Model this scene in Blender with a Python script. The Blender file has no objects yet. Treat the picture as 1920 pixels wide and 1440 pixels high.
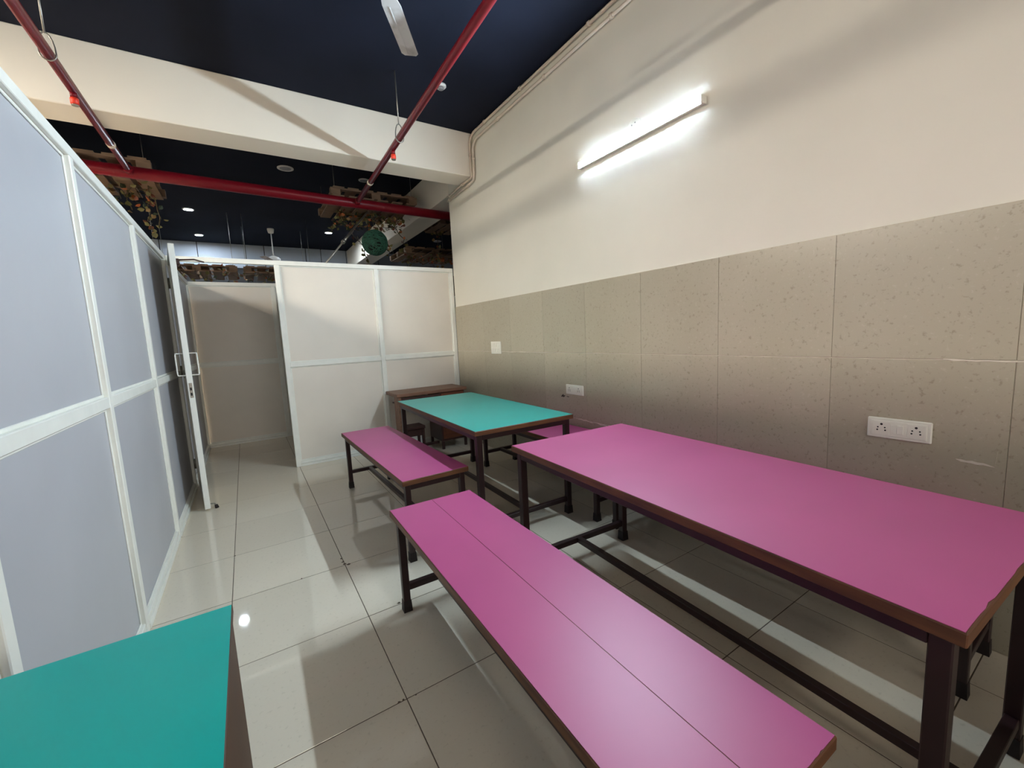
import bpy, bmesh, math, random
from mathutils import Vector, Matrix
random.seed(7)
SC = bpy.context.scene
COL = SC.collection

# ------------------------------------------------------------------ camera, world, exposure
CX, CH = -2.4917, 1.4042
YAW, PITCH, ROLL, FPX = 0.5647, 0.1199, -0.0492, 779.76
fwd = Vector((math.sin(YAW)*math.cos(PITCH), math.cos(YAW)*math.cos(PITCH), -math.sin(PITCH)))
rt0 = Vector((math.cos(YAW), -math.sin(YAW), 0)); up0 = rt0.cross(fwd)
rt = rt0*math.cos(ROLL) + up0*math.sin(ROLL); up = up0*math.cos(ROLL) - rt0*math.sin(ROLL)
cam_data = bpy.data.cameras.new('camera'); cam = bpy.data.objects.new('camera', cam_data); COL.objects.link(cam)
cam_data.sensor_width = 36.0; cam_data.lens = FPX/1920*36.0; cam_data.clip_start = .02
m = Matrix((rt, up, -fwd)).transposed().to_4x4(); m.translation = Vector((CX, 0, CH)); cam.matrix_world = m
SC.camera = cam
FILL_LIGHT = 6.6         # fill light strength, enters through an added window in the unseen rear wall
world = bpy.data.worlds.new('world'); SC.world = world; world.use_nodes = True
world.node_tree.nodes['Background'].inputs[0].default_value = (1.0, .95, .88, 1)
world.node_tree.nodes['Background'].inputs[1].default_value = FILL_LIGHT
SC.view_settings.view_transform = 'Standard'; SC.view_settings.look = 'None'
SC.view_settings.gamma = 1; SC.view_settings.use_curve_mapping = False
SC.view_settings.exposure = 0.16
TUBE_POWER = 600.0       # emission of the wall tube light
DOWN_POWER = 800.0       # emission of the lit downlights in the hall behind
PANEL_POWER = 104.0      # emission of the assumed, unseen warm ceiling panels of the hall beside the room (beyond the left partition)
WX0, WX1, WZ0, WZ1 = -2.85, -.2, 1.4, 3.5      # opening of the added rear window
portal_data = bpy.data.lights.new('window_portal', 'AREA'); portal_data.shape = 'RECTANGLE'; portal_data.size = WX1-WX0; portal_data.size_y = WZ1-WZ0; portal_data.cycles.is_portal = True
portal = bpy.data.objects.new('window_portal', portal_data); COL.objects.link(portal); portal.location = ((WX0+WX1)/2, -5.16, (WZ0+WZ1)/2); portal.rotation_euler = (math.pi/2, 0, 0)
SC.cycles.diffuse_bounces = 6; SC.cycles.max_bounces = 10

ZC = 3.752; ZB = 3.268; YB0, YB1 = 4.56, 4.896; XL = -3.046; YP = 5.281; HP = 2.322; HM = 1.178
YR = -5.0; YF = 11.65

# ------------------------------------------------------------------ materials
def srgb(r, g, b):
    f = lambda c: (c/255/12.92 if c/255 <= .04045 else ((c/255+.055)/1.055)**2.4)
    return (f(r), f(g), f(b), 1)
def mat(name, rgb, rough=.5, var=.06, scale=8.0, bump=0.0, metallic=0.0, spec=.5, coat=0.0, rgb2=None, stretch=None, detail=4.0, spread=(.3, .7)):
    M = bpy.data.materials.new(name); M.use_nodes = True; nt = M.node_tree; N = nt.nodes; Lk = nt.links
    b = N['Principled BSDF']
    tc = N.new('ShaderNodeTexCoord'); src = tc.outputs['Object']
    if stretch:
        mp = N.new('ShaderNodeMapping'); mp.inputs['Scale'].default_value = stretch; Lk.new(src, mp.inputs[0]); src = mp.outputs[0]
    nz = N.new('ShaderNodeTexNoise'); nz.inputs['Scale'].default_value = scale; nz.inputs['Detail'].default_value = detail
    Lk.new(src, nz.inputs['Vector'])
    cr = N.new('ShaderNodeValToRGB')
    c1 = srgb(*rgb); c2 = srgb(*rgb2) if rgb2 else tuple(min(1, c*(1+var)) for c in c1[:3])+(1,)
    c0 = c1 if rgb2 else tuple(c*(1-var) for c in c1[:3])+(1,)
    cr.color_ramp.elements[0].color = c0; cr.color_ramp.elements[1].color = c2
    cr.color_ramp.elements[0].position = spread[0]; cr.color_ramp.elements[1].position = spread[1]
    Lk.new(nz.outputs['Fac'], cr.inputs[0]); Lk.new(cr.outputs[0], b.inputs['Base Color'])
    b.inputs['Roughness'].default_value = rough; b.inputs['Metallic'].default_value = metallic
    b.inputs['Specular IOR Level'].default_value = spec; b.inputs['Coat Weight'].default_value = coat
    if bump:
        bp = N.new('ShaderNodeBump'); bp.inputs['Strength'].default_value = bump; bp.inputs['Distance'].default_value = .003
        Lk.new(nz.outputs['Fac'], bp.inputs['Height']); Lk.new(bp.outputs[0], b.inputs['Normal'])
    return M
def emit(name, rgb, strength):
    M = bpy.data.materials.new(name); M.use_nodes = True; nt = M.node_tree
    b = nt.nodes['Principled BSDF']; b.inputs['Base Color'].default_value = (.9, .9, .9, 1)
    b.inputs['Emission Color'].default_value = rgb+(1,); b.inputs['Emission Strength'].default_value = strength
    return M
def speckle(name, base, dark, light, rough, sc1, sc2, amount=.5, spec=.5, seed_by_object=True):
    """fired tile: soft clouding, fine dark flecks and small light flecks"""
    M = bpy.data.materials.new(name); M.use_nodes = True; nt = M.node_tree; N = nt.nodes; Lk = nt.links
    b = N['Principled BSDF']; tc = N.new('ShaderNodeTexCoord')
    geo = N.new('ShaderNodeNewGeometry')
    big = N.new('ShaderNodeTexNoise'); big.inputs['Scale'].default_value = sc1; big.inputs['Detail'].default_value = 5; Lk.new(geo.outputs['Position'], big.inputs['Vector'])
    fine = N.new('ShaderNodeTexNoise'); fine.inputs['Scale'].default_value = sc2; fine.inputs['Detail'].default_value = 3; Lk.new(geo.outputs['Position'], fine.inputs['Vector'])
    r1 = N.new('ShaderNodeValToRGB'); r1.color_ramp.elements[0].color = srgb(*dark); r1.color_ramp.elements[1].color = srgb(*base)
    r1.color_ramp.elements[0].position = .15; r1.color_ramp.elements[1].position = .9; r1.color_ramp.interpolation = 'EASE'; Lk.new(big.outputs['Fac'], r1.inputs[0])
    r2 = N.new('ShaderNodeValToRGB'); r2.color_ramp.elements[0].position = .28; r2.color_ramp.elements[1].position = .40
    r2.color_ramp.elements[0].color = (.62, .6, .55, 1); r2.color_ramp.elements[1].color = (1, 1, 1, 1); Lk.new(fine.outputs['Fac'], r2.inputs[0])
    mx = N.new('ShaderNodeMixRGB'); mx.blend_type = 'MULTIPLY'; mx.inputs[0].default_value = amount
    Lk.new(r1.outputs[0], mx.inputs[1]); Lk.new(r2.outputs[0], mx.inputs[2])
    r3 = N.new('ShaderNodeValToRGB'); r3.color_ramp.elements[0].position = .62; r3.color_ramp.elements[1].position = .75; Lk.new(fine.outputs['Fac'], r3.inputs[0])
    ml = N.new('ShaderNodeMath'); ml.operation = 'MULTIPLY'; ml.inputs[1].default_value = amount*.6; Lk.new(r3.outputs[0], ml.inputs[0])
    mx2 = N.new('ShaderNodeMixRGB'); Lk.new(ml.outputs[0], mx2.inputs[0]); Lk.new(mx.outputs[0], mx2.inputs[1]); mx2.inputs[2].default_value = srgb(*light)
    oi = N.new('ShaderNodeObjectInfo'); hv = N.new('ShaderNodeHueSaturation'); mr = N.new('ShaderNodeMapRange')
    mr.inputs['To Min'].default_value = .95; mr.inputs['To Max'].default_value = 1.05; Lk.new(oi.outputs['Random'], mr.inputs['Value']); Lk.new(mr.outputs[0], hv.inputs['Value'])
    Lk.new(mx2.outputs[0], hv.inputs['Color']); Lk.new(hv.outputs[0], b.inputs['Base Color'])
    rr = N.new('ShaderNodeMapRange'); rr.inputs['To Min'].default_value = rough*.95; rr.inputs['To Max'].default_value = rough*1.05
    Lk.new(big.outputs['Fac'], rr.inputs['Value']); Lk.new(rr.outputs[0], b.inputs['Roughness'])
    b.inputs['Specular IOR Level'].default_value = spec
    return M

MT = {}
MT['paint'] = mat('cream wall paint', (233, 229, 216), .62, .02, 2.2, .08)
MT['beam_paint'] = mat('cream beam paint', (240, 231, 216), .7, .02, 1.5, .06)
MT['navy'] = mat('navy ceiling paint', (23, 27, 40), .8, .22, 1.3, .1, spec=.12)
MT['walltile'] = speckle('beige speckled wall tile', (184, 177, 158), (178, 170, 150), (200, 194, 178), .24, 2.2, 62, .6, .5)
MT['grout_w'] = mat('pale wall grout', (222, 214, 200), .8, .08, 20)
MT['floortile'] = speckle('polished beige floor tile', (226, 216, 197), (221, 210, 190), (233, 226, 210), .032, 1.6, 60, .28, .55)
MT['grout_f'] = mat('dark floor joint', (96, 82, 68), .85, .2, 30)
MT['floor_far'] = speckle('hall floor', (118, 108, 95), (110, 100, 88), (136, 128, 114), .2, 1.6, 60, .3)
MT['lam_warm_lit'] = mat('white laminate in warm light tone', (234, 226, 214), .42, .025, 3.0)  # lightened and warmed to carry the light on the back partition
MT['lam_tube_lit'] = mat('white laminate in tube light tone', (184, 185, 191), .42, .025, 3.0)  # darkened and cooled to balance the tube light on the left partition
MT['frame_white'] = mat('white coated aluminium', (240, 240, 232), .38, .03, 12)
MT['wood_edge'] = mat('brown lipped wood edge', (84, 50, 32), .5, .2, 6, .1, rgb2=(116, 74, 44), stretch=(1, 1, 8))
MT['pink'] = mat('magenta laminate', (188, 80, 136), .42, .05, 2.5, .02)
MT['teal'] = mat('turquoise laminate', (4, 170, 160), .3, .04, 2.5, .02, spec=.4)
MT['maroon_steel'] = mat('dark maroon painted steel', (46, 24, 26), .4, .15, 10, .02)
MT['rubber'] = mat('dark plastic foot', (32, 20, 20), .6, .1, 20)
MT['desk_wood'] = mat('worn brown veneer', (106, 74, 57), .5, .2, 5, .1, rgb2=(138, 100, 78), stretch=(1.0, 7, 7))
MT['desk_red'] = mat('red brown drawer veneer', (92, 50, 34), .4, .2, 5, .05, rgb2=(122, 70, 46), stretch=(1, 6, 6))
MT['ply_brown'] = mat('brown laminate side', (66, 40, 26), .5, .15, 4, .04, rgb2=(80, 50, 32), stretch=(1, 1, .3))
MT['ply_edge'] = mat('raw board edge', (140, 104, 80), .7, .15, 18)
MT['dark_wood'] = mat('dark stained wood', (64, 38, 33), .5, .15, 9)
MT['pvc'] = mat('cream conduit', (214, 200, 182), .45, .05, 6)
MT['red_pipe'] = mat('crimson enamel pipe', (108, 12, 26), .34, .08, 5, .0, spec=.25)
MT['red_head'] = mat('orange red cap', (232, 62, 40), .45, .1, 30)
MT['steel'] = mat('zinc steel', (150, 146, 138), .35, .1, 20, metallic=.8)
MT['plate'] = mat('white switch plastic', (236, 234, 222), .35, .02, 10)
MT['black'] = mat('black hole', (14, 13, 13), .7, .1, 20)
MT['pallet'] = mat('weathered pallet wood', (104, 82, 62), .8, .2, 5, .2, rgb2=(134, 106, 82), stretch=(1, 6, 6))
MT['fan_white'] = mat('dusty white fan blade', (206, 206, 206), .45, .1, 9, rgb2=(160, 156, 150), detail=8, spread=(.45, .75))
MT['lamp_glass'] = emit('tube diffuser', (.70, .87, 1.0), TUBE_POWER)
MT['down_on'] = emit('lit downlight lens', (.78, .9, 1.0), DOWN_POWER)
MT['panel_assumed'] = emit('assumed warm led panel', (1.0, .92, .80), PANEL_POWER)  # assumed lamps out of view, added to light the right wall and beam
MT['panel_fill'] = emit('added fill panel', (1.0, .92, .80), PANEL_POWER*.10)  # weak fill light added out of view behind the camera
MT['down_off'] = mat('unlit downlight lens', (120, 120, 122), .3, .05, 10)
MT['trim_w'] = mat('white lamp trim', (214, 212, 208), .45, .04, 10)
MT['far_panel'] = mat('grey blue cladding panel', (172, 182, 196), .55, .04, 2)
MT['far_dark'] = mat('charcoal band', (44, 44, 46), .7, .1, 4)
MT['ball'] = mat('green woven string', (40, 84, 66), .8, .35, 14, .2)
MT['ball_in'] = mat('dark inside of ball', (10, 16, 13), .9, .2, 12)
MT['stem'] = mat('brown vine stem', (72, 58, 36), .8, .2, 15)
LEAF = [mat('olive leaf', (98, 92, 48), .6, .3, 15), mat('yellow green leaf', (126, 122, 70), .6, .25, 15), mat('dark green leaf', (50, 62, 38), .6, .25, 15),
        mat('orange leaf', (170, 92, 44), .6, .25, 15), mat('rust leaf', (118, 62, 40), .6, .25, 15), mat('tan leaf', (136, 108, 66), .6, .25, 15)]
g = bpy.data.materials.new('window glass'); g.use_nodes = True; MT['glass'] = g
gn = g.node_tree; gb = gn.nodes.new('ShaderNodeBsdfTransparent'); gg = gn.nodes.new('ShaderNodeBsdfGlossy'); gm = gn.nodes.new('ShaderNodeMixShader')
gm.inputs[0].default_value = .06; gg.inputs['Roughness'].default_value = .02; gn.links.new(gb.outputs[0], gm.inputs[1]); gn.links.new(gg.outputs[0], gm.inputs[2]); gn.links.new(gm.outputs[0], gn.nodes['Material Output'].inputs[0])
MT['scuff'] = mat('dark scuff', (58, 46, 38), .8, .2, 40)

# ------------------------------------------------------------------ mesh helpers
class MB:
    def __init__(s): s.v = []; s.f = []; s.sm = []
    def add(s, vs, fs, sm=False, M=None):
        o = len(s.v)
        s.v += [tuple(M @ Vector(p)) if M else tuple(p) for p in vs]
        s.f += [[i+o for i in f] for f in fs]; s.sm += [sm]*len(fs) if isinstance(sm, bool) else sm
        return s
    def box(s, x0, x1, y0, y1, z0, z1, c=0.0, M=None):
        if x0 > x1: x0, x1 = x1, x0
        if y0 > y1: y0, y1 = y1, y0
        if z0 > z1: z0, z1 = z1, z0
        if c <= 0:
            vs = [(x, y, z) for x in (x0, x1) for y in (y0, y1) for z in (z0, z1)]
            return s.add(vs, [(0, 1, 3, 2), (4, 6, 7, 5), (0, 4, 5, 1), (2, 3, 7, 6), (0, 2, 6, 4), (1, 5, 7, 3)], False, M)
        bm = bmesh.new(); bmesh.ops.create_cube(bm, size=1)
        for v in bm.verts: v.co = Vector(((x0+x1)/2+v.co.x*(x1-x0), (y0+y1)/2+v.co.y*(y1-y0), (z0+z1)/2+v.co.z*(z1-z0)))
        bmesh.ops.bevel(bm, geom=bm.edges[:], offset=c, segments=1, affect='EDGES')
        bm.verts.index_update()
        s.add([v.co[:] for v in bm.verts], [[v.index for v in f.verts] for f in bm.faces], False, M); bm.free(); return s
    def tube(s, pts, r, n=12, caps=True, M=None):
        """round bar along a polyline, r a number or one radius for each point"""
        P = [Vector(p) for p in pts]; rs = r if isinstance(r, (list, tuple)) else [r]*len(P)
        t0 = (P[1]-P[0]).normalized(); a = t0.orthogonal().normalized()
        vs = []; fs = []; sm = []
        for i, p in enumerate(P):
            t = ((P[min(i+1, len(P)-1)]-p).normalized()+(p-P[max(i-1, 0)]).normalized())
            t = t.normalized() if t.length > 1e-6 else t0
            a = (a-t*a.dot(t)).normalized(); b = t.cross(a)
            for k in range(n):
                g = 2*math.pi*k/n; vs.append(tuple(p+(a*math.cos(g)+b*math.sin(g))*rs[i]))
        for i in range(len(P)-1):
            for k in range(n):
                fs.append((i*n+k, i*n+(k+1) % n, (i+1)*n+(k+1) % n, (i+1)*n+k)); sm.append(True)
        if caps:
            fs.append(tuple(range(n))[::-1]); fs.append(tuple(range((len(P)-1)*n, len(P)*n))); sm += [False, False]
        return s.add(vs, fs, sm, M)
    def lathe(s, prof, n=24, M=None):
        vs = []; fs = []; sm = []
        for r, z in prof:
            for k in range(n): g = 2*math.pi*k/n; vs.append((r*math.cos(g), r*math.sin(g), z))
        for i in range(len(prof)-1):
            for k in range(n): fs.append((i*n+k, i*n+(k+1) % n, (i+1)*n+(k+1) % n, (i+1)*n+k)); sm.append(True)
        fs.append(tuple(range(n))[::-1]); fs.append(tuple(range((len(prof)-1)*n, len(prof)*n))); sm += [False, False]
        return s.add(vs, fs, sm, M)
    def prism(s, poly, z0, z1, M=None):
        n = len(poly); vs = [(x, y, z0) for x, y in poly]+[(x, y, z1) for x, y in poly]
        fs = [tuple(range(n))[::-1], tuple(range(n, 2*n))]+[(i, (i+1) % n, n+(i+1) % n, n+i) for i in range(n)]
        return s.add(vs, fs, False, M)
    def mesh(s, name, material):
        me = bpy.data.meshes.new(name); me.from_pydata(s.v, [], s.f); me.polygons.foreach_set('use_smooth', s.sm)
        me.materials.append(material); me.update()
        bm = bmesh.new(); bm.from_mesh(me); bmesh.ops.recalc_face_normals(bm, faces=bm.faces[:]); bm.to_mesh(me); bm.free()
        return me
    def build(s, name, material, parent=None):
        return link(name, s.mesh(name, material), parent)
def link(name, me, parent=None, loc=None, rot=None):
    o = bpy.data.objects.new(name, me); COL.objects.link(o); o.parent = parent
    if loc: o.location = loc
    if rot: o.rotation_euler = rot
    return o
def thing(name, label, cat, loc=(0, 0, 0), rz=0.0, group=None):
    o = bpy.data.objects.new(name, None); COL.objects.link(o); o.location = loc; o.rotation_euler = (0, 0, rz); o.empty_display_size = .1
    return tag(o, label, cat, group)
def tag(o, label, cat, group=None):
    o['label'] = label; o['category'] = cat
    if group: o['group'] = group
    return o
def struct(o, label=None):
    o['kind'] = 'structure'
    if label: o['label'] = label
    return o
def B(name, material, parent, *a, c=0.0): return MB().box(*a, c=c).build(name, material, parent)

# ------------------------------------------------------------------ the setting
# floor: slab with recessed joints, tiles laid on it one by one
floor = struct(B('floor', MT['grout_f'], None, -8.2, 6.2, YR, YF+.2, -.15, -.0011), 'beige polished tile floor with dark joints')
TX0, TY0, TS = -2.6986, 1.504, .5985
tile_me = MB().box(-TS/2+.0019, TS/2-.0019, -TS/2+.0021, TS/2-.0021, -.012, 0, c=.0008).mesh('floor_tile', MT['floortile'])
for i in range(-1, 6):
    for j in range(-10, 10):
        link('floor_tile', tile_me, floor, (TX0+(i-.5)*TS, TY0+(j+.5)*TS, random.uniform(-.0002, .0002)))
y_hi = TY0+10*TS
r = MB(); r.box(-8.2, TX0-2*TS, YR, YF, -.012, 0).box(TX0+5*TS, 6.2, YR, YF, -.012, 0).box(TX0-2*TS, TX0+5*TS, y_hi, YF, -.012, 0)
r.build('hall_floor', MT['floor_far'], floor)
ceiling = struct(B('ceiling', MT['navy'], None, -8.2, 6.2, YR, YF+.2, ZC, ZC+.15), 'dark navy painted ceiling')
struct(B('trim_1', MT['beam_paint'], None, -8.2, -.0005, YB0, YB1, ZB, ZC-.0005, c=.006), 'cream painted ceiling beam crossing above the partitions')
struct(B('trim_2', MT['beam_paint'], None, 0, .36, YP, YF, ZB, ZC-.0005, c=.006), 'cream beam running back over the hall')
struct(B('trim_3', MT['beam_paint'], None, .362, 6.2, YB0, YB1, ZB, ZC-.0005, c=.006), 'cream beam over the right bay')
# right wall, painted above, tiled in three courses below
wall_r = struct(B('wall_right', MT['paint'], None, 0, .36, YR, YP-.002, 0, ZC, c=.003), 'cream wall with beige tiled lower half')
MB().box(-.0045, 0, YR, YP-.004, 0, 1.806).build('grout_bed', MT['grout_w'], wall_r)
wt = {}
def wall_tile(y0, y1, z0, z1):
    k = (round(y1-y0, 3), round(z1-z0, 3))
    if k not in wt:
        g = .0007; wt[k] = MB().box(-.009, -.001, -k[0]/2+g, k[0]/2-g, -k[1]/2+.0017, k[1]/2-.0017, c=.0012).mesh('wall_tile', MT['walltile'])
    link('wall_tile', wt[k], wall_r, (0, (y0+y1)/2, (z0+z1)/2))
ys = [YR]+[.3+.6*k for k in range(-8, 9)]+[YP-.004]
zs = [.0, .608, 1.2065, 1.8055]
for a, b2 in zip(ys, ys[1:]):
    for c0, c1 in zip(zs, zs[1:]): wall_tile(a, b2, c0, c1)
def chip(x, y, r, n=9):
    pts = [(x+math.cos(a)*r*random.uniform(.35, 1.2), y+math.sin(a)*r*random.uniform(.35, 1.2)) for a in [2*math.pi*k/n for k in range(n)]]
    MB().prism(pts, -.0006, .0004).build('tile_chip', MT['grout_f'], floor)
jx = TX0+TS
for cx_, cy_, r_ in ((jx-.004, TY0+2*TS+.05, .011), (jx-.006, TY0+2*TS+.10, .008), (jx+.004, TY0+2*TS+.015, .013), (jx+.02, TY0+2*TS-.004, .012), (jx-.03, TY0+.003, .007), (jx-.014, TY0+.004, .006), (jx+.035, TY0-.002, .006), (TX0+.004, TY0+3*TS, .008), (jx-.25, TY0+2*TS+.004, .006), (jx+.16, TY0+TS+.01, .010)): chip(cx_, cy_, r_)
# smears of white grout and small dark scuffs on the tiles
def smear(y0, z0, y1, z1, w, name='grout_smear', mt='grout_w'):
    n = 7; pts = []
    for k in range(n+1):
        t = k/n; pts.append((y0+(y1-y0)*t, z0+(z1-z0)*t+random.uniform(-.3, .3)*w, w*random.uniform(.25, 1)*(1 if 0 < k < n else .2)))
    vs = [(-.0094, y, z+h/2) for y, z, h in pts]+[(-.0094, y, z-h/2) for y, z, h in pts]+[(-.0102, y, z+h/3) for y, z, h in pts]+[(-.0102, y, z-h/3) for y, z, h in pts]
    m_ = n+1; fs = []
    for k in range(n): fs += [(k, k+1, 2*m_+k+1, 2*m_+k), (2*m_+k, 2*m_+k+1, 3*m_+k+1, 3*m_+k), (3*m_+k, 3*m_+k+1, m_+k+1, m_+k)]
    MB().add(vs, fs).build(name, MT[mt], wall_r)
for a in [(2.85, .612, 2.62, .603, .012), (2.62, .606, 2.35, .596, .014), (4.02, 1.207, 3.2, 1.207, .007), (3.2, 1.207, 2.3, 1.207, .006), (.44, .785, .33, .78, .012), (.33, .785, .325, .85, .009), (.5, 1.207, .28, 1.205, .009)]: smear(*a)
smear(3.055, .80, 2.995, .797, .03, 'scuff_mark', 'scuff'); smear(2.975, .80, 2.94, .798, .008, 'scuff_mark', 'scuff')
# far shell of the hall
wall_f = struct(B('wall_far', MT['far_dark'], None, -8.2, 6.2, YF+.02, YF+.15, 0, ZC), 'far hall wall clad in grey blue panels')
xj = [-8.2, -6.6, -5.4, -4.6, -3.784, -3.142, -2.24, -1.864, -.973, -.624, -.021, .8, 1.6, 2.4, 3.2, 4.2, 5.2, 6.2]
for a, b2 in zip(xj, xj[1:]):
    MB().box(a+.008, b2-.008, YF-.005, YF+.02, 3.22, ZC-.002, c=.003).build('cladding_panel', MT['far_panel'], wall_f)
    MB().box(a+.008, b2-.008, YF-.005, YF+.02, 0, 2.62, c=.003).build('cladding_panel', MT['far_panel'], wall_f)
struct(B('wall_left', MT['paint'], None, -8.35, -8.2, YR, YF, 0, ZC), 'outer wall of the hall beyond the partition')
struct(B('wall_outer', MT['paint'], None, 6.2, 6.35, YR, YF, 0, ZC), 'outer wall of the right bay')
wr = MB()
for q in ((-8.2, WX0, 0, ZC), (WX1, 0, 0, ZC), (WX0, WX1, 0, WZ0), (WX0, WX1, WZ1, ZC)): wr.box(q[0], q[1], YR-.15, YR, q[2], q[3])
struct(wr.build('wall_rear', MT['paint']), 'cream rear wall with an opening for the added window')
wn = bpy.data.objects.new('added_window_1', None); COL.objects.link(wn); struct(wn, 'added unseen window letting fill light in from the rear')  # window added behind the camera to light the back partition and beam
fr = MB()
for x in (WX0+.025, -1.525, WX1-.025): fr.box(x-.025, x+.025, YR-.11, YR-.05, WZ0, WZ1)
for z in (WZ0+.025, WZ1-.025): fr.box(WX0, WX1, YR-.11, YR-.05, z-.025, z+.025)
fr.build('window_frame', MT['frame_white'], wn)
for xa, xb in ((WX0+.05, -1.55), (-1.5, WX1-.05)): MB().box(xa, xb, YR-.084, YR-.078, WZ0+.05, WZ1-.05).build('pane', MT['glass'], wn)
struct(B('wall_bay', MT['paint'], None, .36, 6.2, YR-.15, YR, 0, ZC), 'cream wall closing the right bay')

# ---- framed laminate partitions. local: u along, w depth (0 = face of frame), z up
def partition(name, label, kind, pos, posts, openings=(), pw=.05, dep=.04, top=HP, ext=None):
    root = bpy.data.objects.new(name, None); COL.objects.link(root); struct(root, label)
    def bx(mb, u0, u1, w0, w1, z0, z1, c=0.0):
        if kind == 'left': return mb.box(pos+w0, pos+w1, u0, u1, z0, z1, c=c)
        return mb.box(u0, u1, pos-w1, pos-w0, z0, z1, c=c)
    for u in posts: bx(MB(), u-pw/2, u+pw/2, -dep, 0, 0, top-.05, .003).build('post', MT['frame_white'], root)
    bx(MB(), ext[0] if ext else posts[0]-pw/2, ext[1] if ext else posts[-1]+pw/2, -dep, 0, top-.05, top, .003).build('top_rail', MT['frame_white'], root)
    for k, (a, b) in enumerate(zip(posts, posts[1:])):
        if k in openings: continue
        a2, b2 = a+pw/2, b-pw/2
        bx(MB(), a2, b2, -dep, .004, .0, .028, .002).build('floor_channel', MT['frame_white'], root)
        bx(MB(), a2, b2, -dep, -.004, .03, .062, .003).build('bottom_rail', MT['frame_white'], root)
        bx(MB(), a2, b2, -dep, -.002, HM-.026, HM+.026, .003).build('middle_rail', MT['frame_white'], root)
        for z0, z1 in ((.062, HM-.026), (HM+.026, top-.05)):
            p = bx(MB(), a2, b2, -dep+.008, -dep+.016, z0, z1).build('panel', MT['lam_tube_lit' if kind == 'left' else 'lam_warm_lit'], root)
            w = .013; f = MB()
            for q in ((a2, b2, z0, z0+w), (a2, b2, z1-w, z1), (a2, a2+w, z0+w, z1-w), (b2-w, b2, z0+w, z1-w)):
                bx(f, q[0], q[1], -dep+.016, -.018, q[2], q[3], .002)
            f.build('bead', MT['frame_white'], p)
    return root
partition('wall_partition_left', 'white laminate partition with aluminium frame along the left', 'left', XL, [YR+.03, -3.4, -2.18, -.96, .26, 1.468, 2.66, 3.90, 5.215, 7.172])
partition('wall_partition_back', 'white laminate partition with doorway behind the turquoise table', 'back', YP, [-2.106, -1.04, -.034], ext=(XL+.002, -.009))
partition('wall_partition_passage', 'white laminate partition seen through the doorway', 'back', 7.2, [-4.6, -3.32, -2.045, -.9, -.034])

# door leaf standing open into the room
hx, hy, fx, fy = -3.012, 5.235, -2.909, 4.405
dl = math.hypot(fx-hx, fy-hy); dang = math.atan2(fy-hy, fx-hx)
door = bpy.data.objects.new('door_1', None); COL.objects.link(door); door.location = (hx, hy, 0); door.rotation_euler = (0, 0, dang)
struct(door, 'white framed door leaf standing open edge-on by the left partition')
DH, DT = 2.268, .021
MB().box(dl-.055, dl, -DT, DT, .012, DH, c=.003).build('lock_stile', MT['frame_white'], door)
MB().box(0, .055, -DT, DT, .012, DH, c=.003).build('hinge_stile', MT['frame_white'], door)
for z0, z1, n in ((.012, .09, 'bottom_rail'), (HM-.03, HM+.03, 'middle_rail'), (DH-.06, DH, 'top_rail')):
    MB().box(.055, dl-.055, -DT+.002, DT-.002, z0, z1, c=.003).build(n, MT['frame_white'], door)
for z0, z1 in ((.09, HM-.03), (HM+.03, DH-.06)): MB().box(.055, dl-.055, -.006, .006, z0, z1).build('panel', MT['lam_warm_lit'], door)
for s in (-1, 1):
    MB().tube([(dl-.03, s*DT, 1.19), (dl-.03, s*(DT+.05), 1.19), (dl-.03, s*(DT+.052), 1.21), (dl-.03, s*(DT+.052), 1.36), (dl-.03, s*(DT+.05), 1.375), (dl-.03, s*DT, 1.375)], .0055, 8).build('pull_handle', MT['frame_white'], door)
lp = MB().box(dl-.001, dl+.0025, -.011, .011, 1.0, 1.125, c=.0008).build('lock_plate', MT['steel'], door)
for z in (1.03, 1.075): MB().box(dl+.002, dl+.0035, -.006, .006, z-.012, z+.012).build('keeper_slot', MT['black'], lp)
for z in (.25, 1.2, 2.05): MB().tube([(.0, -DT-.006, z-.05), (.0, -DT-.006, z+.05)], .008, 8).build('hinge', MT['steel'], door)
st = MB().tube([(dl-.02, DT, .05), (dl-.02, DT+.03, .045), (dl-.02, DT+.04, .02)], .006, 8).build('door_stop', MT['steel'], door)
MB().tube([(dl-.02, DT+.04, .03), (dl-.02, DT+.045, .001)], [.012, .016], 10).build('rubber_tip', MT['rubber'], st)
cl = MB().box(.10, .26, DT, DT+.045, DH-.075, DH-.02, c=.006).build('door_closer', MT['dark_wood'], door)
MB().tube([(.17, DT+.03, DH-.02), (.20, DT+.16, DH-.012), (.06, DT+.24, DH-.008)], .008, 8).build('closer_arm', MT['dark_wood'], cl)

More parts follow.
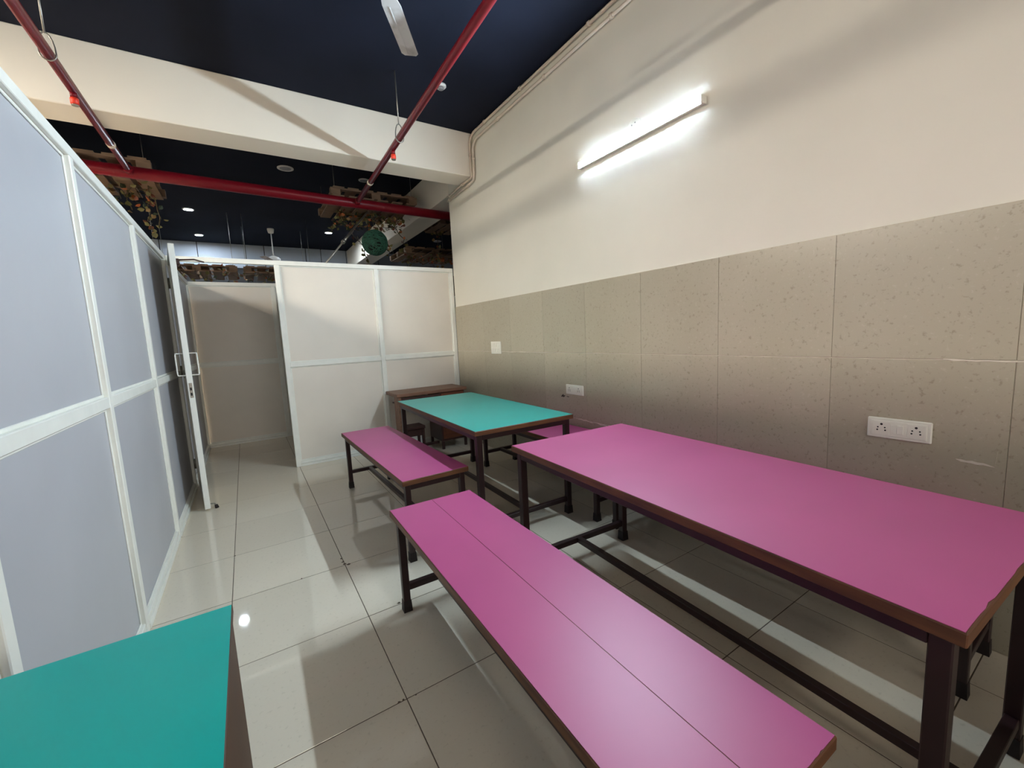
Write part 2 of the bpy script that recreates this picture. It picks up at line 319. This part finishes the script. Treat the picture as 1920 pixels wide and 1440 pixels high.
# ------------------------------------------------------------------ furniture
def laminated(kind, name, label, cat, mid_far, mid_near, width, H, lam, group, split=False, ragged=None, long_z=.10, leg_w=.04):
    mf, mn = Vector(mid_far), Vector(mid_near); d = mf-mn; Ln = d.length; rz = math.atan2(-d.x, d.y)
    t = thing(name, label, cat, (mn.x, mn.y, 0), rz, group)     # local: y from 0 (near end) to Ln, x across
    w = width/2; th = .034
    board = MB().box(-w, w, 0, Ln, H-th, H-.0012, c=.0025).build('tabletop' if kind == 'table' else 'seat', MT['wood_edge'], t)
    e = .0035; parts = [(-w+e, w-e)] if not split else [(-w+e, -.0012), (.0012, w-e)]
    for x0, x1 in parts:
        poly = [(x1, Ln-e), (x0, Ln-e)]
        n = 26
        if ragged:
            for k in range(n+1):
                f = k/n; poly.append((x0+(x1-x0)*f, e+max(0, ragged*(random.random()**3)*1.0+ragged*.5*max(0, math.sin(f*9+1))-.002)))
        else: poly += [(x0, e), (x1, e)]
        MB().prism(poly, H-.0014, H, ).build('laminate', lam, board)
    ins = .022; fz1 = H-th; fz0 = fz1-.038
    for s in (-1, 1):
        MB().box(s*(w-ins), s*(w-ins-.03), ins+leg_w, Ln-ins-leg_w, fz0, fz1, c=.002).build('apron_rail', MT['maroon_steel'], t)
    for y in (ins, Ln-ins-.03):
        MB().box(-w+ins+leg_w, w-ins-leg_w, y, y+.03, fz0, fz1, c=.002).build('apron_rail', MT['maroon_steel'], t)
    for s in (-1, 1):
        for y in (ins, Ln-ins-leg_w):
            xa, xb = sorted((s*(w-ins), s*(w-ins-leg_w)))
            lg = MB().box(xa, xb, y, y+leg_w, .045, fz1, c=.003).build('leg', MT['maroon_steel'], t)
            g = .0045; vs = [(xa-g, y-g, 0), (xb+g, y-g, 0), (xb+g, y+leg_w+g, 0), (xa-g, y+leg_w+g, 0), (xa-.0015, y-.0015, .06), (xb+.0015, y-.0015, .06), (xb+.0015, y+leg_w+.0015, .06), (xa-.0015, y+leg_w+.0015, .06)]
            MB().add(vs, [(0, 3, 2, 1), (4, 5, 6, 7), (0, 1, 5, 4), (1, 2, 6, 5), (2, 3, 7, 6), (3, 0, 4, 7)]).build('foot_cap', MT['rubber'], lg)
    for y in (ins+.004, Ln-ins-leg_w+.004):
        MB().box(-w+ins+leg_w, w-ins-leg_w, y, y+.032, long_z, long_z+.032, c=.002).build('end_stretcher', MT['maroon_steel'], t)
    MB().box(-.016, .016, ins+.036, Ln-ins-.036, long_z, long_z+.032, c=.002).build('long_stretcher', MT['maroon_steel'], t)
    return t
laminated('table', 'dining_table', 'turquoise-topped table with brown steel frame, in front of the brown desk', 'table', (-.8285, 4.159), (-.869, 2.381), .83, .78, MT['teal'], None)
laminated('table', 'dining_table', 'large pink-topped table with chipped near end, standing by the tiled wall', 'table', (-.865, 1.925), (-.943, .145), .845, .78, MT['pink'], None, ragged=.007)
laminated('bench', 'bench', 'nearest magenta bench with a seam along its seat, beside the pink table', 'bench', (-1.731, 2.068), (-1.7655, .311), .456, .54, MT['pink'], 'pink benches', split=True, ragged=.003, long_z=.11, leg_w=.036)
laminated('bench', 'bench', 'pink bench on the aisle side of the turquoise table', 'bench', (-1.572, 4.196), (-1.542, 2.449), .456, .54, MT['pink'], 'pink benches', long_z=.14, leg_w=.036)
laminated('bench', 'bench', 'pink bench between the turquoise table and the tiled wall', 'bench', (-.242, 3.89), (-.242, 2.133), .448, .54, MT['pink'], 'pink benches', long_z=.14, leg_w=.036)
laminated('bench', 'bench', 'bench between the large pink table and the tiled wall', 'bench', (-.224, 2.048), (-.224, .272), .43, .54, MT['pink'], 'pink benches', long_z=.12, leg_w=.036)

# unseen tables and bench added behind the camera to block low fill light
laminated('table', 'dining_table', 'unseen pink-topped table added behind the camera to shade the floor ahead', 'table', (-.96, -.12), (-1.0, -1.9), .845, .78, MT['pink'], None)
laminated('table', 'dining_table', 'unseen turquoise-topped table added at the rear to block low light', 'table', (-.96, -2.2), (-.98, -3.98), .83, .78, MT['teal'], None)
laminated('bench', 'bench', 'unseen pink bench added on the aisle side to block low light', 'bench', (-1.78, -.1), (-1.8, -1.86), .456, .54, MT['pink'], 'pink benches', long_z=.14, leg_w=.036)
# turquoise narrow desk at the bottom left, board sides
t = thing('side_desk', 'turquoise-topped desk with solid brown sides, in the near left corner', 'desk', (-2.81, .9, 0))
DZ = .76; dx0, dx1, dy0, dy1 = -.222, .224, -.52, .325
top = MB().box(dx0, dx1, dy0, dy1, DZ-.022, DZ-.0012, c=.002).build('desk_top', MT['ply_brown'], t)
MB().box(dx0+.002, dx1-.002, dy0+.002, dy1-.002, DZ-.0014, DZ).build('laminate', MT['teal'], top)
for xa in (dx0+.004, dx1-.022):
    sp = MB().box(xa, xa+.018, dy0+.01, dy1-.008, 0, DZ-.022, c=.001).build('side_panel', MT['ply_brown'], t)
    MB().box(xa+.001, xa+.017, dy1-.0085, dy1-.0055, .0, DZ-.023).build('edge_strip', MT['ply_edge'], sp)
MB().box(dx0+.022, dx1-.022, dy1-.05, dy1-.034, .25, DZ-.022).build('back_panel', MT['ply_brown'], t)

# brown desk against the back partition
t = thing('office_desk', 'worn brown wooden desk standing against the back partition', 'desk', (-.605, 5.02, 0))
x0, x1, y0, y1, z1 = -.455, .455, -.235, .215, .765
MB().box(x0, x1, y0, y1, z1-.04, z1, c=.006).build('desk_top', MT['desk_wood'], t)
MB().box(x0+.025, x0+.055, y0+.015, y0+.2, 0, z1-.04, c=.002).build('side_panel', MT['desk_wood'], t)
MB().box(x0+.055, .085, y0+.03, y0+.048, z1-.14, z1-.05, c=.002).build('keyboard_shelf_front', MT['dark_wood'], t)
MB().box(x0+.055, .085, y0+.05, y1-.06, z1-.15, z1-.138, c=.001).build('shelf', MT['dark_wood'], t)
MB().box(.085, .425, y0+.03, y1-.03, .10, z1-.04, c=.003).build('pedestal', MT['dark_wood'], t)
d = MB().box(.105, .41, y0+.015, y0+.03, z1-.2, z1-.05, c=.003).build('drawer', MT['desk_red'], t)
MB().box(.24, .28, y0+.003, y0+.015, z1-.13, z1-.118, c=.002).build('drawer_pull', MT['steel'], d)
d = MB().box(.105, .41, y0+.015, y0+.03, .13, z1-.21, c=.003).build('cabinet_door', MT['desk_red'], t)
MB().box(.115, .13, y0+.005, y0+.015, .36, .45, c=.002).build('door_pull', MT['steel'], d)
MB().box(.13, .385, y0+.010, y0+.016, .17, z1-.25, c=.002).build('door_moulding', MT['desk_red'], d)
for xx in (.085, .395):
    for yy in (y0+.02, y1-.06): MB().box(xx, xx+.03, yy, yy+.03, 0, .10, c=.002).build('leg', MT['dark_wood'], t)
MB().box(x0+.055, .085, y0+.12, y0+.16, .06, .09, c=.002).build('foot_rail', MT['dark_wood'], t)
# small stool pushed under it
t = thing('footstool', 'small dark wooden stool under the brown desk', 'stool', (-.855, 4.945, 0))
MB().box(-.125, .135, -.11, .11, .305, .34, c=.004).build('seat', MT['dark_wood'], t)
for sx in (-.115, .095):
    for sy in (-.1, .07): MB().box(sx, sx+.03, sy, sy+.03, 0, .305, c=.002).build('leg', MT['dark_wood'], t)
MB().box(-.085, .095, -.095, -.075, .22, .305, c=.002).build('apron', MT['dark_wood'], t)

# ------------------------------------------------------------------ wall fittings
def plate(name, label, y0, y1, z0, z1, dep=.014):
    t = thing(name, label, 'socket' if 'socket' in name else 'switch', (-.009, (y0+y1)/2, (z0+z1)/2))
    w, h = (y1-y0)/2, (z1-z0)/2
    MB().box(-dep, 0, -w, w, -h, h, c=.004).build('cover_plate', MT['plate'], t)
    MB().box(-dep-.003, -dep, -w+.014, w-.014, -h+.012, h-.012, c=.0015).build('module_frame', MT['plate'], t)
    return t, dep+.003
def five_pin(t, dep, y, z, s, pins):
    p = MB().box(-dep-.0015, -dep, y-s, y+s, z-s*1.05, z+s*1.05, c=.0008).build('socket_face', MT['plate'], t)
    for py, pz, pr in pins: MB().tube([(-dep-.0022, y+py*s, z+pz*s), (-dep+.001, y+py*s, z+pz*s)], pr*s, 10).build('pin_hole', MT['black'], p)
FIVE = [(0, .62, .17), (.42, .12, .11), (-.42, .12, .11), (.48, -.3, .12), (-.48, -.3, .12)]
t, dp = plate('power_socket', 'wide white double socket with switch above the large pink table', .515, .738, .836, .931)
five_pin(t, dp, .058, 0, .03, FIVE); five_pin(t, dp, -.062, 0, .03, FIVE)
rk = MB().box(-dp-.005, -dp, -.020, .002, -.02, .02, c=.0015).build('rocker_switch', MT['plate'], t)
MB().box(-dp-.0015, -dp, .004, .024, -.02, .02, c=.0008).build('blank_module', MT['plate'], t)
t, dp = plate('power_socket', 'white double socket on the tiles beyond the turquoise table', 2.735, 2.968, .828, .917)
THREE = [(0, .55, .16), (.36, -.05, .12), (-.36, -.05, .12), (.4, -.45, .12), (-.4, -.45, .12)]
five_pin(t, dp, .062, 0, .028, THREE); five_pin(t, dp, -.062, 0, .028, THREE)
MB().box(-dp-.0015, -dp, -.02, .02, -.024, .024, c=.0008).build('blank_module', MT['plate'], t)
t, dp = plate('switch_plate', 'white switch plate on the tiles near the back corner', 4.105, 4.325, 1.18, 1.325)
for r_ in (-.032, .032):
    for k in range(4): MB().box(-dp-.005, -dp, -.085+k*.044, -.047+k*.044, r_-.022, r_+.022, c=.002).build('rocker_switch', MT['plate'], t)

# tube light on its wall bracket
t = thing('tube_light', 'lit white tube light mounted on the cream wall', 'lamp', (0, 2.147, 2.74))
HL = .553
MB().prism([(-.002, .018), (-.0414, .0225), (-.0383, -.0225), (-.002, -.018)], -HL, HL, Matrix(((1, 0, 0, 0), (0, 0, 1, 0), (0, 1, 0, 0), (0, 0, 0, 1)))).build('batten', MT['plate'], t)
df = MB(); prof = [(-.0414, .0225), (-.0421, .0223), (-.0431, .013), (-.0429, .003), (-.0420, -.007), (-.0408, -.016), (-.0396, -.0219), (-.0383, -.0225)]
n = len(prof); vs = [(x, -HL+.012, z) for x, z in prof]+[(x, HL-.012, z) for x, z in prof]
df.add(vs, [(i, i+1, n+i+1, n+i) for i in range(n-1)]+[tuple(range(n)), tuple(range(n, 2*n))[::-1]], [True]*(n-1)+[False, False]); df.build('diffuser', MT['lamp_glass'], t)
for s in (-1, 1): MB().box(-.046, -.002, s*(HL+.004), s*(HL-.010), -.0235, .0235, c=.002).build('end_cap', MT['plate'], t)
jb = thing('junction_plate', 'round white ceiling-rose plate on the wall behind the tube light', 'junction box', (0, 2.137, 2.818))
Mx = Matrix.Rotation(-math.pi/2, 4, 'Y')
MB().lathe([(.056, 0), (.056, .010), (.050, .014)], 28, Mx).build('cover', MT['plate'], jb)
for y, z in ((.018, .012), (-.012, .02)): MB().tube([(-.0135, y, z), (-.0155, y, z)], .005, 10).build('screw', MT['steel'], jb)

# conduits
def conduit(label, pts, r, clips):
    t = thing('electrical_conduit', label, 'conduit', (0, 0, 0), group='cream conduits along the wall top')
    MB().tube(pts, r, 10).build('pipe', MT['pvc'], t)
    for p, d in clips:
        d = Vector(d).normalized(); p = Vector(p)
        MB().tube([p-d*.012, p+d*.012], r*1.45, 12).build('saddle_clip', MT['pvc'], t)
zA, zBc, rc = 3.722, 3.637, .0135
conduit('upper cream conduit in the corner of ceiling and wall', [(-.0225, YR+.02, zA), (-.0225, 4.45, zA), (-.0225, 4.52, zA-.02), (-.034, 4.543, zA-.08), (-.034, 4.543, ZB+.07), (-.034, 4.53, ZB+.0), (-.034, 4.56, ZB-.018), (-.034, 4.95, ZB-.02), (-.0225, 5.06, ZB-.03), (-.0225, 5.27, ZB-.03)], rc,
        [((-.0225, y, zA), (0, 1, 0)) for y in (1.9, 2.55, 3.5, 4.2)]+[((-.034, 4.543, 3.5), (0, 0, 1)), ((-.034, 4.8, ZB-.019), (0, 1, 0)), ((-.0225, 5.2, ZB-.03), (0, 1, 0))])
conduit('lower cream conduit just below the wall top', [(-.0225, YR+.02, zBc), (-.0225, 4.40, zBc), (-.0225, 4.47, zBc-.03), (-.0225, 4.50, zBc-.09), (-.0225, 4.50, ZB+.03), (-.0225, 4.52, ZB-.045), (-.0225, 4.58, ZB-.065), (-.0225, 5.27, ZB-.085)], rc,
        [((-.0225, y, zBc), (0, 1, 0)) for y in (2.32, 3.12, 3.93)]+[((-.0225, 4.50, 3.45), (0, 0, 1)), ((-.0225, 4.66, ZB-.068), (0, 1, 0)), ((-.0225, 5.2, ZB-.084), (0, 1, 0))])

# fire sprinkler pipework: one main and two branches, joined
sp = thing('sprinkler_pipework', 'crimson fire sprinkler pipes hung below the dark ceiling', 'pipework', (0, 0, 0))
ZP = 3.195; RB = .029; RM = .06
mainy = lambda x: 5.90+.057*x
MB().tube([(-8.1, mainy(-8.1), ZP), (6.1, mainy(6.1), ZP)], RM, 18).build('main_pipe', MT['red_pipe'], sp)
def bpt(x0, x1, y): return x0+(x1-x0)*(y+1.2)/(7.0)
for nm, xa, xb, hy_, sy_ in (('right', -1.29, -1.062, 3.83, 4.06), ('left', -3.345, -3.268, 3.71, 4.12)):
    ye = mainy(xb)
    bx_ = lambda y: bpt(xa, xb, y)
    br = MB().tube([(bx_(YR+.02), YR+.02, ZP), (bx_(ye), ye, ZP)], RB, 14).build('branch_pipe', MT['red_pipe'], sp)
    MB().tube([(bx_(ye-.14), ye-.14, ZP), (bx_(ye-.02), ye-.02, ZP)], RB*1.3, 14).build('tee_socket', MT['red_pipe'], br)
    MB().tube([(bx_(5.0), 5.0, ZP), (bx_(5.05), 5.05, ZP)], RB*1.12, 14).build('thread_tape', MT['pvc'], br)
    x = bx_(sy_); hd = MB().tube([(x, sy_, ZP-.02), (x, sy_, ZP-.055)], .019, 12).build('sprinkler_head', MT['red_pipe'], sp)
    MB().tube([(x, sy_, ZP-.055), (x, sy_, ZP-.062), (x, sy_, ZP-.095), (x, sy_, ZP-.10)], [.016, .023, .023, .012], 12).build('protective_cap', MT['red_head'], hd)
    MB().tube([(x, sy_, ZP-.10), (x, sy_, ZP-.106)], .02, 12).build('deflector', MT['steel'], hd)
    x = bx_(hy_); hg = MB().tube([(x, hy_, ZC), (x, hy_, ZP+.11)], .0055, 8).build('hanger_rod', MT['steel'], sp)
    ring = [(x+math.cos(a)*(RB+.008), hy_, ZP+(math.sin(a)*(RB+.012) if math.sin(a) < 0 else math.sin(a)*.115)) for a in [2*math.pi*k/18 for k in range(19)]]
    MB().tube(ring, .0045, 6, caps=False).build('hanger_clip', MT['steel'], hg)

# steel stay from partition top to the pipe
sb = thing('steel_stay', 'thin steel stay rod rising from the back partition to the red main pipe', 'stay rod', (-1.62, YP+.02, HP-.03))
e = Vector((.735, .72, .86)); MB().tube([(0, 0, 0), e], .011, 10).build('rod', MT['steel'], sb)
MB().tube([e*.40, e*.62], .017, 10).build('adjusting_sleeve', MT['steel'], sb); MB().tube([e*.39, e*.42], .025, 10).build('clamp', MT['steel'], sb)

# ceiling fans
def fan(label, loc, zc, zb, ang, R=.62, dusty=True):
    t = thing('ceiling_fan', label, 'fan', loc, 0, None)
    h = zc-loc[2]
    MB().lathe([(.012, h-.10), (.05, h-.085), (.062, h-.03), (.062, h-.0)], 18).build('ceiling_canopy', MT['trim_w'], t)
    MB().tube([(0, 0, .05), (0, 0, h-.05)], .011, 10).build('down_rod', MT['trim_w'], t)
    MB().lathe([(.03, -.07), (.10, -.06), (.125, -.02), (.125, .03), (.09, .06), (.03, .09)], 24).build('motor', MT['trim_w'], t)
    for k in range(3):
        a = ang+k*2*math.pi/3; M_ = Matrix.Rotation(a, 4, 'Z') @ Matrix.Translation((0, 0, -.03)) @ Matrix.Rotation(.14, 4, 'X')
        poly = [(.17, -.045), (.22, -.055), (R-.02, -.055), (R, -.038), (R, .038), (R-.02, .055), (.22, .055), (.17, .045)]
        bl = MB().prism(poly, -.002, .002, M_).build('blade', MT['fan_white'], t)
        MB().box(.08, .25, -.018, .018, .002, .009, M=M_, c=.002).build('blade_iron', MT['trim_w'], bl)
        MB().box(.23, R-.02, .012, .018, -.0045, -.002, M=M_).build('rib', MT['fan_white'], bl)
    return t
fan('dusty white ceiling fan overhead, one blade in view', (-1.70, 2.345, 3.33), ZC, 3.3, math.radians(56.6), .65)
fan('white ceiling fan far off in the hall beyond the partition', (-1.80, 9.93, 3.13), ZC, 3.1, math.radians(8), .6)

# round ceiling fittings
def downlight(label, x, y, lit, r=.085):
    t = thing('downlight', label, 'downlight', (x, y, ZC), group='lit downlights' if lit else 'unlit downlights')
    MB().lathe([(r, 0), (r, -.008), (r*.8, -.014), (r*.72, -.006)], 26).build('trim_ring', MT['trim_w'], t)
    MB().lathe([(r*.72, -.005), (r*.70, -.009)], 26).build('lens', MT['down_on'] if lit else MT['down_off'], t)
downlight('lit downlight nearest the left pallet in the hall ceiling', -3.043, 9.03, True)
downlight('lit downlight close to the far cladding, lower left of the three', -3.039, 10.93, True)
downlight('lit downlight above the stay rod in the hall ceiling', -.717, 9.85, True)
downlight('unlit round downlight just behind the beam, above the middle of the back partition', -1.78, 6.52, False, .1)
downlight('unlit downlight behind the beam beside the right red branch pipe', -.758, 6.53, False, .075)
downlight('unlit downlight in the right bay ceiling', 1.762, 9.82, False, .1)
for x, y, on in ((-6.4, 1.9, 'panel_assumed'), (-6.4, 3.1, 'panel_assumed'), (-6.4, 4.15, 'panel_assumed'), (-2.5, -2.0, 'panel_fill')):  # others are assumed unseen hall lamps, last one is the added fill panel
    t = thing('added_ceiling_panel', 'assumed unseen warm light panel in the hall ceiling beyond the left partition' if x < -5 else 'added unseen fill panel in the room ceiling behind the camera', 'added ceiling lamp', (x, y, ZC), group='assumed warm ceiling panels over the hall' if x < -5 else None)
    MB().box(-.61, .61, -.31, .31, -.03, 0, c=.004).build('frame', MT['trim_w'], t)
    MB().box(-.585, .585, -.285, .285, -.034, -.03).build('diffuser', MT[on], t)
t = thing('smoke_detector', 'pale round detector on the dark ceiling beside the red pipe', 'smoke detector', (-.684, 3.849, ZC))
MB().lathe([(.052, 0), (.052, -.012), (.044, -.02)], 22).build('base', MT['trim_w'], t)
MB().lathe([(.03, -.02), (.028, -.034), (.014, -.04)], 18).build('sensor_dome', MT['down_off'], t)

# ------------------------------------------------------------------ hanging pallets with artificial vines
def pallet(label, x0, x1, y0, y1, z, along='y'):
    t = thing('hanging_pallet', label, 'pallet', ((x0+x1)/2, (y0+y1)/2, z), group='wooden pallets hung from the ceiling')
    w, d = (x1-x0)/2, (y1-y0)/2; H = .125
    nb = 6; cache = {}
    for k in range(nb):
        c_ = -w+(k+.5)*2*w/nb
        for zz in (0, H-.018):
            if zz == 0 and k in (1, 4): pass
            if 'b' not in cache: cache['b'] = MB().box(-2*w/nb*.36, 2*w/nb*.36, -d, d, 0, .018).mesh('board', MT['pallet'])
            link('board', cache['b'], t, (c_+random.uniform(-.008, .008), 0, zz))
    for yy in (-d+.045, 0, d-.045):
        if 's' not in cache: cache['s'] = MB().box(-w, w, -.045, .045, 0, .018).mesh('bearer', MT['pallet']); cache['k'] = MB().box(-.06, .06, -.045, .045, 0, H-.054).mesh('block', MT['pallet'])
        link('bearer', cache['s'], t, (0, yy, H-.036))
        for xx in (-w+.06, 0, w-.06): link('block', cache['k'], t, (xx, yy, .018))
    for sx in (-1, 1):
        for sy in (-1, 1): MB().tube([(sx*(w-.06), sy*(d-.06), H), (sx*(w-.06), sy*(d-.06), ZC-z)], .003, 5).build('hanging_wire', MT['steel'], t)
    return t
pallet('wooden pallet hung above the left partition, behind the red pipe', -4.38, -3.13, 5.98, 7.05, 3.32)
pallet('wooden pallet hung over the green ball, behind the red pipe', -1.33, -.16, 6.02, 7.12, 3.32)
pallet('wooden pallet half hidden by the wall end at the upper right', .47, 1.5, 6.7, 7.4, 3.30)
pallet('wooden pallet low in the right bay, just above the partition top', .22, 1.45, 7.75, 8.75, 3.0)
pallet('wooden pallet seen through the gap above the doorway, left one', -3.62, -2.45, 8.95, 10.0, 2.72)
pallet('wooden pallet seen through the gap above the doorway, right one', -2.36, -1.2, 8.95, 10.0, 2.72)

leaf_me = []
for mtl in LEAF:
    s = 1.0; vs = [(0, 0, 0), (.34, .30, .06), (.40, .62, .05), (0, 1, -.10), (-.40, .62, .05), (-.34, .30, .06), (0, .5, -.02)]
    mb = MB().add(vs, [(0, 1, 6), (1, 2, 6), (2, 3, 6), (3, 4, 6), (4, 5, 6), (5, 0, 6)])
    me = bpy.data.meshes.new('leaf'); me.from_pydata(mb.v, [], mb.f); me.materials.append(mtl); leaf_me.append(me)
def vine(label, strands, n, box, palette, size=.062):
    """strands: hanging polylines; the rest of the leaves lie tangled inside box"""
    t = thing('vine_garland', label, 'garland', (0, 0, 0), group='artificial vines on the pallets')
    pts = []
    for s in strands:
        fine = []
        for a, b in zip(s, s[1:]):
            for k in range(5): fine.append(tuple(Vector(a).lerp(Vector(b), k/5)+Vector([random.uniform(-.018, .018) for _ in range(3)])))
        fine.append(tuple(s[-1])); MB().tube(fine, .006, 5).build('stem', MT['stem'], t)
        pts += [Vector(f) for f in fine]
    x0, x1, y0, y1, z0, z1 = box
    tw = [(random.uniform(x0, x1), random.uniform(y0, y1), random.uniform(z0, z1)) for _ in range(14)]; tw.sort()
    MB().tube(tw, .006, 5).build('stem', MT['stem'], t)
    for k in range(n):
        if k < len(pts)*1.3 and pts: p = random.choice(pts)+Vector([random.gauss(0, .03) for _ in range(3)])
        else: p = Vector((random.uniform(x0, x1), random.uniform(y0, y1), random.uniform(z0, z1)))
        o = link('leaf', leaf_me[random.choice(palette)], t, p, (random.uniform(1.6, 4.4), random.uniform(-.9, .9), random.uniform(0, 6.28)))
        sc = size*random.uniform(.7, 1.3); o.scale = (sc, sc, sc)
vine('autumn-coloured artificial vine trailing from the left pallet', [[(-3.25, 6.5, 3.32), (-3.2, 6.75, 3.12), (-3.22, 6.8, 2.92)], [(-3.3, 6.9, 3.3), (-3.33, 7.0, 3.05), (-3.30, 7.0, 2.86)], [(-3.5, 6.7, 3.3), (-3.45, 6.8, 3.1)]], 90, (-3.75, -3.25, 6.3, 7.05, 3.2, 3.32), [0, 0, 1, 2, 3, 4, 5])
vine('olive and orange artificial vine massed under the pallet above the green ball',
     [[(-1.1, 6.7, 3.3), (-.92, 6.75, 3.0), (-.78, 6.75, 2.85), (-.74, 6.8, 2.62)], [(-.55, 6.85, 3.28), (-.42, 6.85, 3.0), (-.36, 6.85, 2.80)], [(-.3, 6.9, 3.28), (-.1, 6.9, 3.05), (-.08, 6.9, 2.86)], [(-1.15, 6.95, 3.3), (-1.18, 7.0, 3.1)]],
     240, (-1.2, -.15, 6.45, 7.12, 3.14, 3.31), [0, 0, 0, 1, 1, 2, 3, 4, 5, 5])
vine('rust-coloured artificial vine on the low pallet in the right bay', [[(.3, 7.8, 2.98), (.3, 7.8, 2.86)]], 90, (.3, 1.4, 7.75, 8.5, 2.9, 2.99), [0, 3, 4, 4, 5])
vine('artificial vine strand hanging beside the wall end', [[(.62, 7.2, 3.3), (.64, 7.2, 3.0), (.68, 7.2, 2.8), (.68, 7.2, 2.66)]], 26, (.6, .75, 7.1, 7.3, 3.2, 3.3), [0, 1, 3, 5])
vine('artificial vine on the pallets beyond the doorway', [[(-2.7, 8.93, 2.75), (-2.6, 8.92, 2.65)]], 150, (-3.4, -1.3, 8.90, 9.9, 2.62, 2.84), [0, 0, 1, 2, 3, 4, 5])
# green woven ball
bl = thing('woven_ball', 'green woven string ball hanging below the pallet', 'ornament', (-.738, 6.3, 2.815)); Rb = .178
ic = bmesh.new(); bmesh.ops.create_icosphere(ic, subdivisions=3, radius=Rb*.93); mb = MB(); ic.verts.index_update()
mb.add([v.co[:] for v in ic.verts], [[v.index for v in f.verts] for f in ic.faces], True); ic.free(); mb.build('core', MT['ball_in'], bl)
mb = MB()
for k in range(58):
    q = Matrix.Rotation(random.uniform(0, 6.28), 4, 'Z') @ Matrix.Rotation(random.uniform(0, 3.14), 4, 'X') @ Matrix.Rotation(random.uniform(0, 6.28), 4, 'Z')
    rr = Rb*random.uniform(.975, 1.0); off = random.uniform(-.7, .7)*Rb; rc_ = math.sqrt(rr*rr-off*off)
    mb.tube([tuple(q @ Vector((rc_*math.cos(a), rc_*math.sin(a), off))) for a in [2*math.pi*i/28 for i in range(29)]], .0052, 5, caps=False)
mb.build('string_weave', MT['ball'], bl)
MB().tube([(0, 0, Rb*.97), (0, 0, 3.32-2.815)], .003, 6).build('hanging_cord', MT['stem'], bl)
